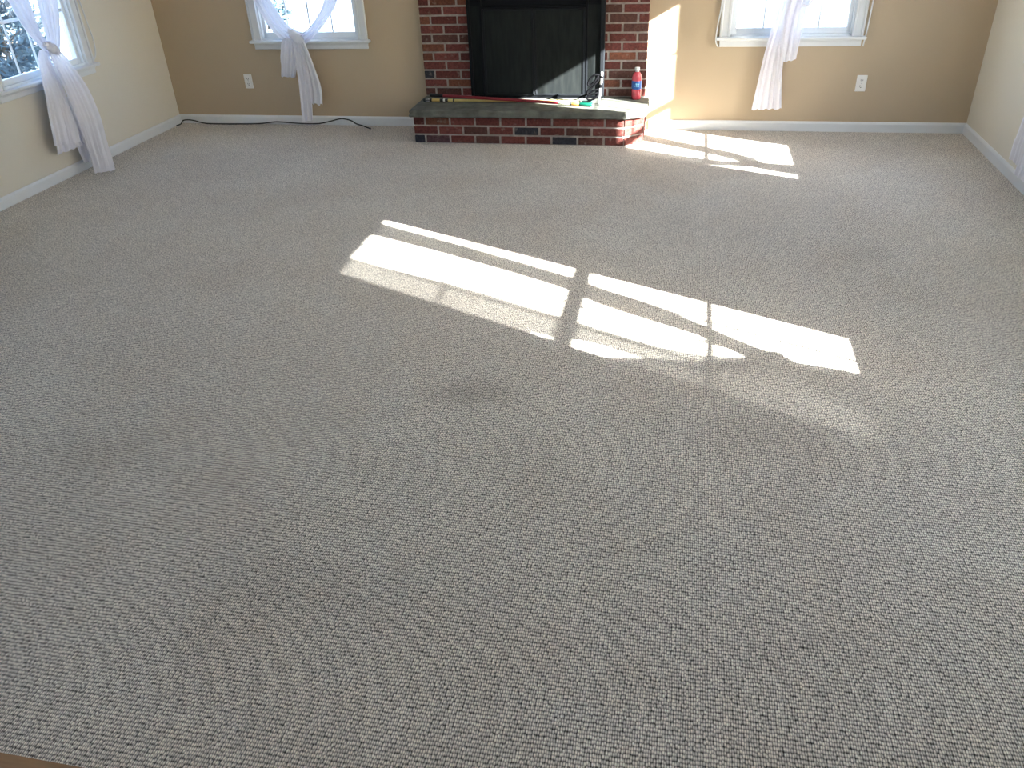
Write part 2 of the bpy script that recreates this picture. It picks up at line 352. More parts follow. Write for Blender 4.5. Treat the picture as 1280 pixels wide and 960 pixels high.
# ---------------------------------------------------------------- windows
# local frame of a wall: u along the wall, o = offset into the room, z up
class Frame:
    def __init__(s, kind): s.k = kind
    def P(s, u, z, o=0.0):
        if s.k == 'back': return Vector((u, D - o, z))
        if s.k == 'left': return Vector((XL + o, u, z))
        if s.k == 'right': return Vector((XR - o, u, z))
        return Vector((u, YF + o, z))
    def box(s, bm, u0, u1, z0, z1, o0, o1, bev=0.0):
        a, b = s.P(u0, z0, o0), s.P(u1, z1, o1)
        box(bm, min(a.x, b.x), max(a.x, b.x), min(a.y, b.y), max(a.y, b.y), min(a.z, b.z), max(a.z, b.z), bev)
NWIN = [0]
def window(kind, c, cord=False):
    f = Frame(kind); NWIN[0] += 1
    root = bpy.data.objects.new('window_%d' % NWIN[0], None); C.objects.link(root); root.location = f.P(c, WZ0, 0); root['kind'] = 'structure'; root.empty_display_size = 0.1
    gw, z0, zm0, zm1, z1 = 0.362, 0.688, 1.30, 1.355, 1.995
    bm = bmesh.new()                              # casing: two sides and head, with a raised outer bead
    for sgn in (-1, 1):
        a, b = c + sgn * (HW - 0.006), c + sgn * (HW + 0.066)
        f.box(bm, min(a, b), max(a, b), WZ0, WZ1 + 0.066, 0, 0.014, 0.002)
        a2 = c + sgn * (HW + 0.050); f.box(bm, min(a2, b), max(a2, b), WZ0, WZ1 + 0.066, 0.012, 0.024, 0.003)
        a3 = c + sgn * (HW + 0.012); f.box(bm, min(a, a3), max(a, a3), WZ0, WZ1, 0.012, 0.019, 0.002)
    f.box(bm, c - HW - 0.066, c + HW + 0.066, WZ1 - 0.006, WZ1 + 0.066, 0, 0.014, 0.002)
    f.box(bm, c - HW - 0.066, c + HW + 0.066, WZ1 + 0.05, WZ1 + 0.066, 0.012, 0.024, 0.003)
    kid('window_casing', bm, TRIM, root)
    bm = bmesh.new(); f.box(bm, c - HW - 0.085, c + HW + 0.085, WZ0 - 0.018, WZ0 + 0.002, -0.002, 0.048, 0.004); kid('window_sill', bm, TRIM, root)
    bm = bmesh.new(); f.box(bm, c - HW - 0.062, c + HW + 0.062, WZ0 - 0.064, WZ0 - 0.018, 0, 0.013, 0.003)
    f.box(bm, c - HW - 0.062, c + HW + 0.062, WZ0 - 0.030, WZ0 - 0.018, 0.012, 0.022, 0.003); kid('window_apron', bm, TRIM, root)
    bm = bmesh.new()                              # jamb
    for sgn in (-1, 1):
        a, b = c + sgn * HW, c + sgn * (HW - 0.018)
        f.box(bm, min(a, b), max(a, b), WZ0, WZ1, -0.075, 0.0)
    f.box(bm, c - HW, c + HW, WZ0, WZ0 + 0.014, -0.085, 0.0); f.box(bm, c - HW, c + HW, WZ1 - 0.018, WZ1, -0.075, 0.0)
    kid('window_jamb', bm, SASH, root)
    for nm, a0, a1, o0, o1 in (('lower_sash', z0, zm0, -0.050, -0.024), ('upper_sash', zm1, z1, -0.064, -0.040)):
        bm = bmesh.new(); lo = WZ0 + 0.014 if nm == 'lower_sash' else a0 - 0.030; hi = a1 + (0.030 if nm == 'lower_sash' else 0.042)
        for sgn in (-1, 1):
            p, q = c + sgn * (HW - 0.018), c + sgn * gw
            f.box(bm, min(p, q), max(p, q), lo, hi, o0, o1, 0.002)
        f.box(bm, c - gw, c + gw, lo, a0, o0, o1, 0.002); f.box(bm, c - gw, c + gw, a1, hi, o0, o1, 0.002)
        s = kid(nm, bm, SASH, root)
        bm = bmesh.new(); om = (o0 + o1) / 2
        for k in (1, 2, 3):
            uu = c - gw + 2 * gw * k / 4
            f.box(bm, uu - 0.0055, uu + 0.0055, a0 - 0.002, a1 + 0.002, om - 0.0035, om + 0.0035)
        zz = (a0 + a1) / 2; mw = 0.0095 if nm == 'lower_sash' else 0.0055; f.box(bm, c - gw - 0.002, c + gw + 0.002, zz - mw, zz + mw, om - 0.0036, om + 0.0036)
        bmesh.ops.translate(bm, verts=bm.verts, vec=-root.location); g = obj('muntin', bm, SASH, s)
        bm = bmesh.new(); f.box(bm, c - gw - 0.004, c + gw + 0.004, a0 - 0.004, a1 + 0.004, om - 0.0066, om - 0.0046)
        bmesh.ops.translate(bm, verts=bm.verts, vec=-root.location); obj('glass', bm, GLASS, s)
    bm = bmesh.new(); f.box(bm, c - 0.03, c + 0.03, 1.325, 1.337, -0.03, -0.008, 0.003); kid('sash_lock', bm, VINYL, root)
    if cord:                                      # loose white edging strips outside the casing
        for pts in cord:
            bm = bmesh.new(); tube(bm, smooth_path([f.P(u, z, o) for u, z, o in pts], 5), 0.0045, 6)
            kid('edge_strip', bm, TRIM, root, True)
    return root
window('back', BACKW[0])
window('back', BACKW[1], cord=[[(0.225, 2.0, 0.02), (0.205, 1.2, 0.012), (0.204, 0.86, 0.02), (0.190, 0.72, 0.03), (0.186, 0.62, 0.03), (0.205, 0.575, 0.012)],
                               [(1.165, 2.0, 0.02), (1.172, 1.2, 0.014), (1.172, 0.9, 0.02), (1.165, 0.68, 0.03), (1.158, 0.575, 0.024)]])
window('left', 4.81, cord=[[(5.288, 2.0, 0.016), (5.300, 1.3, 0.014), (5.318, 0.95, 0.02), (5.322, 0.78, 0.03), (5.300, 0.69, 0.03), (5.262, 0.655, 0.028)]])
window('left', SIDEW[0]); window('left', -1.2)  # both out of view; the first is added for its daylight
window('right', 4.826); window('right', 2.08)
# unseen window, added and sized for fill daylight, in the front wall, behind the photographer
for (a, b, z0, z1) in FW:
    f = Frame('front'); NWIN[0] += 1
    root = bpy.data.objects.new('window_%d' % NWIN[0], None); C.objects.link(root); root.location = f.P((a + b) / 2, z0); root['kind'] = 'structure'
    bm = bmesh.new()
    for u_a, u_b, q0, q1 in ((a, a + 0.06, z0, z1), (b - 0.06, b, z0, z1), ((a + b) / 2 - 0.04, (a + b) / 2 + 0.04, z0, z1), (a, b, z0, z0 + 0.07), (a, b, z1 - 0.06, z1)):
        f.box(bm, u_a, u_b, q0, q1, -0.07, -0.02)
    kid('window_frame', bm, SASH, root)
    bm = bmesh.new(); f.box(bm, a, b, z0, z1, -0.048, -0.044); kid('glass', bm, GLASS, root)

# ---------------------------------------------------------------- fireplace
def brick_run(name, mortar_boxes, bricks, parent, bm_extra=None):
    if mortar_boxes:
        bm = bmesh.new()
        for b in mortar_boxes: box(bm, *b)
        kid('mortar', bm, MORTAR, parent)
    bm = bmesh.new(); lay = bm.loops.layers.float_color.new('brick_colour'); seen = set()
    for (pts, z0, z1, col) in bricks:           # pts: plan outline
        lo = [bm.verts.new((x, y, z0)) for x, y in pts]; hi = [bm.verts.new((x, y, z1)) for x, y in pts]
        n = len(pts); fs = [bm.faces.new(lo[::-1]), bm.faces.new(hi)]
        for k in range(n): fs.append(bm.faces.new([lo[k], lo[(k + 1) % n], hi[(k + 1) % n], hi[k]]))
        for f in fs:
            for l in f.loops: l[lay] = (*col, 1)
        bmesh.ops.bevel(bm, geom=list({e for f in fs for e in f.edges}), offset=0.0022, segments=1, affect='EDGES', profile=0.5)
        for f in bm.faces:
            if f not in seen:
                seen.add(f)
                for l in f.loops: l[lay] = (*col, 1)
    return kid(name, bm, BRICK, parent)
RB = random.Random(3)
def bcol(dark=False):
    if dark: return (0.035, 0.036, 0.045)
    a = RB.uniform(0.75, 1.25); h = RB.random()
    base = (0.130, 0.043, 0.037) if h < 0.6 else ((0.105, 0.050, 0.042) if h < 0.88 else (0.145, 0.058, 0.038))
    return tuple(c * a for c in base)
J = 0.0075                                        # half joint
chim = thing('chimney_breast', 'red brick chimney breast with grey mortar on the back wall around the firebox', 'chimney', (-1.11, CHY, 0.24))
br = []
zz = 0.24; course = 0; CH = 0.0625
OX0, OX1, OZ = -1.545, -0.605, 0.99              # opening behind the screen
while zz < HC - 0.03:
    z0, z1 = zz + 0.0062, min(zz + CH - 0.0062, HC)
    odd = course % 2
    segs = [(CHX0, OX0, -1.765 if odd else -1.860), (OX1, CHX1, -0.460 if odd else -0.556)] if zz < OZ - 0.02 else [(CHX0, CHX1, -1.765 if odd else -1.862)]
    for (a, b, ph) in segs:
        k = math.floor((a - ph) / 0.203) + 1; cuts = [a]
        while ph + k * 0.203 < b - 0.02:
            if ph + k * 0.203 > a + 0.02: cuts.append(ph + k * 0.203)
            k += 1
        cuts.append(b)
        for i, (p, q) in enumerate(zip(cuts, cuts[1:])):
            pa = p + (J if i else 0); qb = q - (J if i < len(cuts) - 2 else 0)
            jit = RB.uniform(-0.0015, 0.0015)
            br.append(([(pa, CHY + jit), (qb, CHY + jit), (qb, CHY + 0.046), (pa, CHY + 0.046)], z0, z1, bcol(dark=(course == 2 and i == 0 and a < -1) or RB.random() < 0.012)))
    zz += CH; course += 1
brick_run('brick', [(CHX0 + 0.003, OX0 - 0.004, CHY + 0.006, D, 0.24, OZ), (OX1 + 0.004, CHX1 - 0.003, CHY + 0.006, D, 0.24, OZ), (CHX0 + 0.003, CHX1 - 0.003, CHY + 0.006, D, OZ, HC)], br, chim)
bm = bmesh.new(); box(bm, OX0 - 0.01, OX1 + 0.01, CHY + 0.03, D - 0.001, 0.24, OZ); kid('firebox', bm, BLACK, chim)

hearth = thing('raised_hearth', 'low raised brick hearth with grey bluestone slab in front of the fireplace', 'hearth', (-1.1, 5.9, 0))
HX0, HX1, HY = -1.925, -0.268, 5.682
br = []
for r_, (ph, dk) in enumerate(((-1.844, (0, 1, -7)), (-1.743, (5,)), (-1.839, ()))):
    z0, z1 = r_ * 0.0635 + 0.004, (r_ + 1) * 0.0635 - 0.0085
    cuts = [HX0] + [ph + k * 0.187 for k in range(12) if HX0 + 0.02 < ph + k * 0.187 < -0.47] + [-0.395]
    for i, (p, q) in enumerate(zip(cuts, cuts[1:])):
        pa = p + (J if i else 0); qb = q - (J if i < len(cuts) - 2 else 0.004)
        dark = (r_ == 0 and (i in (0,) or abs((p + q) / 2 + 0.83) < 0.09)) or (r_ == 1 and abs((p + q) / 2 + 1.09) < 0.09)
        c = bcol(dark)
        if r_ == 0 and i == 1: c = (0.09, 0.05, 0.055)
        br.append(([(pa, HY), (qb, HY), (qb, HY + 0.09), (pa, HY + 0.09)], z0, z1, c))
    # canted corner bricks and the two return sides
    br.append(([(-0.392, HY), (-0.272, HY + 0.095), (-0.325, HY + 0.15), (-0.392, HY + 0.085)], z0, z1, bcol()))
    ys = [HY + 0.105, HY + 0.20 + 0.09 * (r_ % 2), HY + 0.39, D - 0.001]
    for p, q in zip(ys, ys[1:]):
        br.append(([(HX1 - 0.08, p), (HX1, p), (HX1, q - 2 * J), (HX1 - 0.08, q - 2 * J)], z0, z1, bcol()))
    ys = [HY + 0.10, HY + 0.19 + 0.09 * (r_ % 2), HY + 0.38, D - 0.001]
    for p, q in zip(ys, ys[1:]):
        br.append(([(HX0, p), (HX0 + 0.08, p), (HX0 + 0.08, q - 2 * J), (HX0, q - 2 * J)], z0, z1, bcol()))
bm = bmesh.new()
out = [(HX0 + 0.005, HY + 0.006), (-0.396, HY + 0.006), (HX1 - 0.006, HY + 0.108), (HX1 - 0.006, D), (HX0 + 0.005, D)]
lo = [bm.verts.new((x, y, 0)) for x, y in out]; hi = [bm.verts.new((x, y, 0.19)) for x, y in out]
bm.faces.new(lo[::-1]); bm.faces.new(hi)
for k in range(5): bm.faces.new([lo[k], lo[(k + 1) % 5], hi[(k + 1) % 5], hi[k]])
kid('mortar', bm, MORTAR, hearth)
brick_run('brick', [], br, hearth)
# slab with a rough split front edge
bm = bmesh.new()
path = []
def seg(a, b, n):
    for k in range(n): path.append((a[0] + (b[0] - a[0]) * k / n, a[1] + (b[1] - a[1]) * k / n))
seg((-1.948, D - 0.001), (-1.945, 5.648), 12); seg((-1.945, 5.648), (-0.392, 5.650), 60); seg((-0.392, 5.650), (-0.246, 5.735), 9); seg((-0.246, 5.735), (-0.248, D - 0.001), 12)
rows = []
for zi, (z, ins) in enumerate(((0.190, 0.006), (0.200, 0.0), (0.216, 0.002), (0.230, 0.001), (0.2385, 0.004), (0.240, 0.009))):
    row = []
    for (x, y) in path:
        jit = 0.006 * noise.noise(Vector((x * 22, y * 22, z * 60))) if y < D - 0.02 else 0
        sx = ins + jit
        xx = x + (sx if x < -1.93 else (-sx if x > -0.26 else 0)); yy = y + (sx if y < 5.75 else 0)
        row.append(bm.verts.new((xx, yy, z)))
    rows.append(row)
for a, b in zip(rows, rows[1:]):
    for k in range(len(path)): bm.faces.new([a[k], a[(k + 1) % len(path)], b[(k + 1) % len(path)], b[k]])
bm.faces.new(rows[-1]); bm.faces.new(rows[0][::-1])
kid('hearth_slab', bm, SLATE, hearth)

# glass-door fire front standing on the hearth against the brick
fs_ = thing('fireplace_screen', 'black metal fireplace front with two framed doors, standing on the hearth', 'fireplace screen', (-1.08, 6.08, 0.24))
SX0, SX1, SZ1 = -1.572, -0.580, 0.985
ya, yb = 6.050, 6.098
bm = bmesh.new()
box(bm, SX0, SX0 + 0.022, ya, yb, 0.24, SZ1, 0.003); box(bm, SX0, SX1, ya, yb, SZ1 - 0.03, SZ1, 0.003)
box(bm, SX0 + 0.022, SX1 - 0.03, ya + 0.004, yb, 0.2405, 0.256, 0.002); box(bm, -1.468, -0.716, ya, yb, 0.848, 0.866, 0.003)
for x in (-1.478, -0.716): box(bm, x, x + 0.016, ya - 0.004, yb, 0.24, 0.955, 0.003)
kid('frame', bm, BLACK, fs_)
bm = bmesh.new(); box(bm, SX1 - 0.030, SX1, ya, yb, 0.24, SZ1, 0.004); kid('side_rail', bm, STEEL, fs_)
for a, b in ((SX0 + 0.022, -1.478), (-0.700, SX1 - 0.030)):
    bm = bmesh.new(); box(bm, a, b, ya + 0.018, ya + 0.024, 0.256, 0.955); kid('side_panel', bm, DUSTY, fs_)
bm = bmesh.new(); box(bm, SX0 + 0.022, SX1 - 0.03, ya + 0.010, ya + 0.018, 0.866, 0.956); kid('header_panel', bm, BLACK, fs_)
for a, b in ((-1.461, -1.0875), (-1.0845, -0.717)):
    bm = bmesh.new(); fr = 0.016
    box(bm, a, a + fr, ya - 0.002, ya + 0.012, 0.258, 0.846, 0.002); box(bm, b - fr, b, ya - 0.002, ya + 0.012, 0.258, 0.846, 0.002)
    box(bm, a + fr, b - fr, ya - 0.002, ya + 0.012, 0.258, 0.272, 0.002); box(bm, a + fr, b - fr, ya - 0.002, ya + 0.012, 0.832, 0.846, 0.002)
    d = kid('door', bm, STEEL, fs_)
    bm = bmesh.new(); box(bm, a + fr, b - fr, ya + 0.004, ya + 0.008, 0.272, 0.832)
    bmesh.ops.translate(bm, verts=bm.verts, vec=-fs_.location); obj('door_panel', bm, DUSTY, d)
    hx = b - 0.008 if a < -1.2 else a + 0.008
    bm = bmesh.new(); tube(bm, [(hx, ya - 0.002, 0.300), (hx, ya - 0.014, 0.300), (hx, ya - 0.016, 0.285), (hx, ya - 0.014, 0.272)], 0.005, 8)
    bmesh.ops.translate(bm, verts=bm.verts, vec=-fs_.location); obj('door_handle', bm, STEEL, d, True)

# ---------------------------------------------------------------- curtains
def interp(rows, n):
    """rows: list of (uL, zL, uR, zR, off) -> n+1 resampled rows (Catmull-Rom by chord length)"""
    rows = [r if len(r) == 6 else (*r, r[4]) for r in rows]
    m = len(rows); cum = [0]
    for a, b in zip(rows, rows[1:]):
        cum.append(cum[-1] + math.hypot((a[0] + a[2] - b[0] - b[2]) / 2, (a[1] + a[3] - b[1] - b[3]) / 2))
    out = []
    for k in range(n + 1):
        s = cum[-1] * k / n; i = 0
        while i < m - 2 and cum[i + 1] < s: i += 1
        t = (s - cum[i]) / max(1e-9, cum[i + 1] - cum[i])
        p0, p1, p2, p3 = rows[max(i - 1, 0)], rows[i], rows[i + 1], rows[min(i + 2, m - 1)]
        out.append([0.5 * ((2 * b) + (c - a) * t + (2 * a - 5 * b + 4 * c - d) * t * t + (3 * b - a - 3 * c + d) * t ** 3) for a, b, c, d in zip(p0, p1, p2, p3)])
    return out
def cloth(f, rows, folds, amp, seed=0, nr=44, nc=64, jag=0.0, r0=0, r1=None, push=0.0, amp0=None):
    R = interp(rows, nr); bm = bmesh.new(); rnd = random.Random(seed); ph = rnd.uniform(0, 6.28); ph2 = rnd.uniform(0, 6.28)
    r1 = nr if r1 is None else r1; grid = []
    amp0 = amp if amp0 is None else amp0
    for i in range(r0, r1 + 1):
        uL, zL, uR, zR, off, offR = R[i]; t = i / nr; row = []
        A = amp0 + (amp - amp0) * t
        for j in range(nc + 1):
            s = j / nc
            sw = s + 0.06 * math.sin(2 * PI * s * 2 + ph2 + 1.5 * t) * s * (1 - s) * 2
            wv = math.sin(2 * PI * folds * sw + ph + 0.7 * math.sin(3 * t + seed)) + 0.35 * math.sin(2 * PI * folds * 2.3 * sw + ph2 + 2 * t)
            o = off + (offR - off) * s + push + A * wv * 0.8 + 0.006 * noise.noise(Vector((s * 4, t * 5, seed * 3.1)))
            z = zL + (zR - zL) * s
            if jag and i > nr - 8: z += jag * (i - nr + 8) / 8 * math.sin(2 * PI * folds * sw + ph)
            row.append(bm.verts.new(f.P(uL + (uR - uL) * s, z, o)))
        grid.append(row)
    for a, b in zip(grid, grid[1:]):
        for j in range(nc): bm.faces.new([a[j], a[j + 1], b[j + 1], b[j]])
    return bm
def knot_bm(f, u, z, off, ru, rz, ro, tilt=0.0, ridges=7, seed=0):
    bm = bmesh.new(); n, m = 40, 24; rows = []
    for i in range(m + 1):
        th = PI * i / m; row = []
        for j in range(n):
            p = 2 * PI * j / n
            k = 1 + 0.10 * math.sin(ridges * th * 1.3 + 1.4 * math.sin(p + seed)) + 0.05 * math.sin(3 * p + seed)
            a, b, c = math.cos(th) * ru * k, math.sin(th) * math.cos(p) * rz * k, math.sin(th) * math.sin(p) * ro * k
            row.append(bm.verts.new(f.P(u + a * math.cos(tilt) - b * math.sin(tilt), z + a * math.sin(tilt) + b * math.cos(tilt), off + c)))
        rows.append(row)
    for a, b in zip(rows, rows[1:]):
        for j in range(n): bm.faces.new([a[j], a[(j + 1) % n], b[(j + 1) % n], b[j]])
    bmesh.ops.remove_doubles(bm, verts=bm.verts, dist=1e-4)
    return bm
def curtain(kind, c, label, swags, tails, knot, extra=None, thin=-1):
    f = Frame(kind); root = thing('tied_curtain', label, 'curtain', f.P(knot[0], 0.0, 0.06), 'sheer curtains tied in a knot at the windows')
    for i, (rows, folds, amp) in enumerate(swags):
        kid('curtain_panel', cloth(f, rows, folds, amp, seed=i + 1, amp0=amp * 1.2), THIN if i == thin else (HEMC if i == 2 else SHEER), root, True)
    for i, (rows, folds, amp, jag) in enumerate(tails):
        t = kid('curtain_tail', cloth(f, rows, folds, amp, seed=i + 11, jag=jag, amp0=0.5 * amp), SHEER, root, True)
        L = interp(rows, 44); ln = sum(math.hypot((a[0] + a[2] - b[0] - b[2]) / 2, (a[1] + a[3] - b[1] - b[3]) / 2) for a, b in zip(L, L[1:]))
        hr = max(2, round(44 * 0.125 / ln))
        bm = cloth(f, rows, folds, amp, seed=i + 11, jag=jag, amp0=0.5 * amp, r0=44 - hr, push=0.003)
        bmesh.ops.translate(bm, verts=bm.verts, vec=-root.location); obj('hem', bm, HEMC, t, True)
    u, z, off, ru, rz, ro, tilt = knot
    kid('knot', knot_bm(f, u, z, off, ru, rz, ro, tilt), HEMC, root, True)
    if extra:
        bm = bmesh.new(); tube(bm, smooth_path([f.P(*p) for p in extra], 6), 0.007, 8); kid('cloth_loop', bm, HEMC, root, True)
    bm = bmesh.new(); tube(bm, [f.P(c - 0.56, 2.17, 0.055), f.P(c + 0.56, 2.17, 0.055)], 0.008, 12)
    for s in (-1, 1):
        tube(bm, [f.P(c + s * 0.54, 2.17, 0.055), f.P(c + s * 0.54, 2.17, 0.0)], 0.006, 8)
        lathe(bm, [(0.001, 0), (0.016, 0.008), (0.02, 0.02), (0.016, 0.032), (0.001, 0.04)], f.P(c + s * 0.572, 2.15, 0.055), 12)
    kid('curtain_rod', bm, WHITEP, root, True)
    return root
# left back window
curtain('back', BACKW[0], 'white sheer curtain knotted at the sill of the window left of the fireplace',
    [([(-3.31, 2.17, -3.05, 2.17, .055), (-3.29, 1.6, -3.11, 1.6, .055), (-3.26, 1.15, -3.11, 1.12, .052), (-3.221, 0.927, -3.085, 0.925, .050), (-3.147, 0.76, -2.975, 0.745, .052), (-3.065, 0.665, -2.88, 0.705, .065), (-2.99, 0.62, -2.85, 0.665, .075)], 4, .012),
     ([(-2.62, 2.17, -2.38, 2.17, .055), (-2.60, 1.6, -2.46, 1.6, .055), (-2.62, 1.15, -2.515, 1.12, .052), (-2.665, 0.919, -2.560, 0.917, .050), (-2.76, 0.785, -2.675, 0.77, .052), (-2.86, 0.705, -2.79, 0.665, .062), (-2.95, 0.69, -2.89, 0.60, .075)], 3, .012)],
    [([(-3.01, 0.665, -2.93, 0.665, .075), (-3.041, 0.64, -2.925, 0.635, .085), (-3.072, 0.54, -2.936, 0.538, .088), (-3.085, 0.46, -2.958, 0.45, .085), (-3.102, 0.385, -2.985, 0.378, .082)], 3, .010, 0.004),
     ([(-2.93, 0.66, -2.86, 0.66, .095), (-2.939, 0.60, -2.838, 0.60, .100), (-2.940, 0.42, -2.800, 0.44, .096), (-2.955, 0.22, -2.777, 0.30, .092), (-2.965, 0.19, -2.788, 0.175, .090)], 4, .012, 0.010),
     ([(-2.935, 0.60, -2.88, 0.60, .112), (-2.945, 0.42, -2.865, 0.42, .112), (-2.958, 0.22, -2.862, 0.22, .110), (-2.971, 0.048, -2.884, 0.060, .105)], 2, .007, 0.003)],
    (-2.915, 0.672, .085, .075, .036, .026, -0.75))
# right back window
curtain('back', BACKW[1], 'white sheer curtain with long tail hanging below window right of the fireplace',
    [([(0.22, 2.17, 0.48, 2.17, .055), (0.26, 1.7, 0.44, 1.7, .055), (0.36, 1.3, 0.50, 1.32, .055), (0.52, 1.20, 0.62, 1.26, .065), (0.60, 1.12, 0.68, 1.16, .075)], 4, .012),
     ([(0.88, 2.17, 1.14, 2.17, .055), (0.92, 1.7, 1.10, 1.7, .055), (0.86, 1.32, 1.00, 1.28, .055), (0.74, 1.26, 0.85, 1.18, .065), (0.68, 1.17, 0.77, 1.10, .075)], 4, .012)],
    [([(0.60, 1.16, 0.70, 1.16, .080), (0.575, 1.0, 0.74, 1.0, .083), (0.560, 0.87, 0.74, 0.87, .085), (0.549, 0.74, 0.69, 0.74, .088), (0.516, 0.53, 0.652, 0.53, .088), (0.499, 0.38, 0.656, 0.36, .086), (0.476, 0.165, 0.679, 0.175, .084)], 4, .013, 0.006),
     ([(0.64, 1.16, 0.74, 1.16, .105), (0.62, 0.90, 0.765, 0.90, .112), (0.612, 0.78, 0.748, 0.80, .112), (0.606, 0.62, 0.738, 0.66, .112), (0.613, 0.485, 0.727, 0.507, .108)], 3, .012, 0.005)],
    (0.685, 1.14, .090, .080, .045, .032, 0.1),
    extra=[(0.73, 0.96, .125), (0.755, 0.95, .13), (0.772, 0.90, .13), (0.768, 0.862, .13), (0.745, 0.842, .125), (0.715, 0.85, .125)])
# left wall window
curtain('left', 4.81, 'white sheer curtain tied over the left wall window, its tail reaching the carpet',
    [([(4.40, 2.17, 4.70, 2.17, .055), (4.46, 1.6, 4.72, 1.6, .055), (4.58, 1.22, 4.775, 1.2, .056), (4.625, 1.10, 4.79, 1.08, .058), (4.675, 0.955, 4.797, 0.93, .060), (4.745, 0.83, 4.815, 0.85, .075), (4.78, 0.77, 4.84, 0.80, .085)], 4, .014),
     ([(4.92, 2.17, 5.22, 2.17, .055), (4.90, 1.6, 5.16, 1.6, .055), (4.885, 1.25, 5.10, 1.22, .056), (4.872, 1.08, 5.058, 1.06, .058), (4.85, 0.96, 5.01, 0.94, .062), (4.825, 0.86, 4.945, 0.85, .075), (4.79, 0.79, 4.89, 0.79, .085)], 4, .014)],
    [([(4.72, 0.82, 4.78, 0.80, .085), (4.672, 0.78, 4.755, 0.76, .095), (4.635, 0.66, 4.785, 0.64, .100), (4.610, 0.54, 4.800, 0.50, .105), (4.572, 0.38, 4.795, 0.34, .110), (4.545, 0.262, 4.785, 0.225, .112)], 4, .012, 0.004),
     ([(4.73, 0.78, 4.80, 0.78, .072), (4.69, 0.62, 4.80, 0.60, .075), (4.65, 0.42, 4.80, 0.40, .078), (4.60, 0.24, 4.83, 0.22, .080), (4.575, 0.195, 4.86, 0.185, .080)], 4, .010, 0.006),
     ([(4.77, 0.80, 4.87, 0.79, .100), (4.76, 0.74, 4.915, 0.72, .110), (4.775, 0.54, 4.965, 0.54, .125, .145), (4.79, 0.36, 4.955, 0.38, .135, .180), (4.785, 0.18, 4.895, 0.20, .145, .220), (4.760, 0.012, 4.828, 0.012, .155, .262)], 4, .013, 0.003),
     ([(4.80, 0.50, 4.86, 0.50, .060), (4.80, 0.34, 4.90, 0.34, .062), (4.79, 0.18, 4.93, 0.18, .066), (4.80, 0.07, 4.90, 0.06, .070)], 3, .009, 0.004)],
    (4.812, 0.812, .100, .064, .030, .030, -0.62))
# right wall, far window (its tail shows at the picture's right edge)
DU, DZ = 0.028, -0.033
def sh(rows): return [(a + DU, b + DZ, c + DU, d + DZ, o) for a, b, c, d, o in rows]
curtain('right', 4.826, 'white sheer curtain with tail hanging by the right wall, near back corner',
    [(sh([(4.90, 2.20, 5.18, 2.20, .055), (4.92, 1.97, 5.12, 1.97, .055), (4.90, 1.64, 5.10, 1.64, .055), (4.87, 1.45, 5.06, 1.45, .055), (4.80, 1.21, 4.97, 1.21, .055), (4.75, 1.0, 4.89, 1.0, .060), (4.69, 0.87, 4.84, 0.87, .070), (4.62, 0.80, 4.78, 0.78, .078)]), 5, .010),
     (sh([(4.36, 2.20, 4.56, 2.20, .055), (4.39, 1.97, 4.51, 1.97, .055), (4.40, 1.74, 4.51, 1.74, .055), (4.41, 1.58, 4.575, 1.58, .055), (4.44, 1.28, 4.58, 1.28, .055), (4.47, 1.0, 4.59, 1.0, .060), (4.55, 0.87, 4.64, 0.87, .070), (4.60, 0.78, 4.72, 0.76, .078)]), 4, .010)],
    [([(4.62, 0.78, 4.74, 0.76, .080), (4.60, 0.66, 4.80, 0.64, .085), (4.64, 0.48, 4.93, 0.48, .085), (4.70, 0.34, 5.005, 0.35, .080), (4.74, 0.15, 5.045, 0.155, .068)], 5, .011, 0.004),
     ([(4.62, 0.76, 4.72, 0.74, .055), (4.62, 0.52, 4.82, 0.50, .055), (4.66, 0.26, 4.92, 0.26, .055), (4.70, 0.10, 4.945, 0.092, .055)], 4, .009, 0.004)],
    (4.70, 0.765, .085, .075, .045, .032, -0.3))
# right wall, near window (outside the picture; it shapes the light on the carpet)
curtain('right', 2.08, 'white sheer curtain tied over the right wall window nearer the camera',
    [(sh([(2.20, 2.20, 2.48, 2.20, .055), (2.24, 1.97, 2.42, 1.97, .055), (2.25, 1.65, 2.40, 1.65, .055), (2.225, 1.35, 2.365, 1.35, .055), (2.165, 1.24, 2.33, 1.24, .055), (2.145, 1.10, 2.30, 1.10, .058), (2.13, 0.99, 2.24, 0.99, .062), (2.06, 0.87, 2.18, 0.87, .075), (2.02, 0.80, 2.16, 0.79, .078)]), 5, .009),
     (sh([(1.62, 2.20, 1.93, 2.20, .055), (1.66, 1.97, 1.92, 1.97, .055), (1.69, 1.61, 1.96, 1.61, .055), (1.76, 1.34, 1.95, 1.34, .055), (1.81, 1.24, 1.945, 1.25, .055), (1.82, 1.08, 1.945, 1.08, .058), (1.88, 0.96, 2.005, 0.96, .065), (1.99, 0.84, 2.12, 0.86, .078)]), 5, .009),
     (sh([(1.62, 1.36, 1.60, 0.60, .062), (1.74, 1.20, 1.74, 0.56, .064), (1.82, 1.12, 1.88, 0.58, .066), (1.94, 0.98, 2.02, 0.62, .070), (2.05, 0.90, 2.18, 0.64, .075)]), 5, .008)],
    [([(2.04, 0.78, 2.17, 0.76, .085), (1.98, 0.66, 2.225, 0.64, .090), (1.95, 0.45, 2.26, 0.45, .090), (1.93, 0.20, 2.28, 0.22, .090)], 5, .011, 0.006)],
    (2.13, 0.80, .085, .08, .045, .032, -0.2), thin=1)

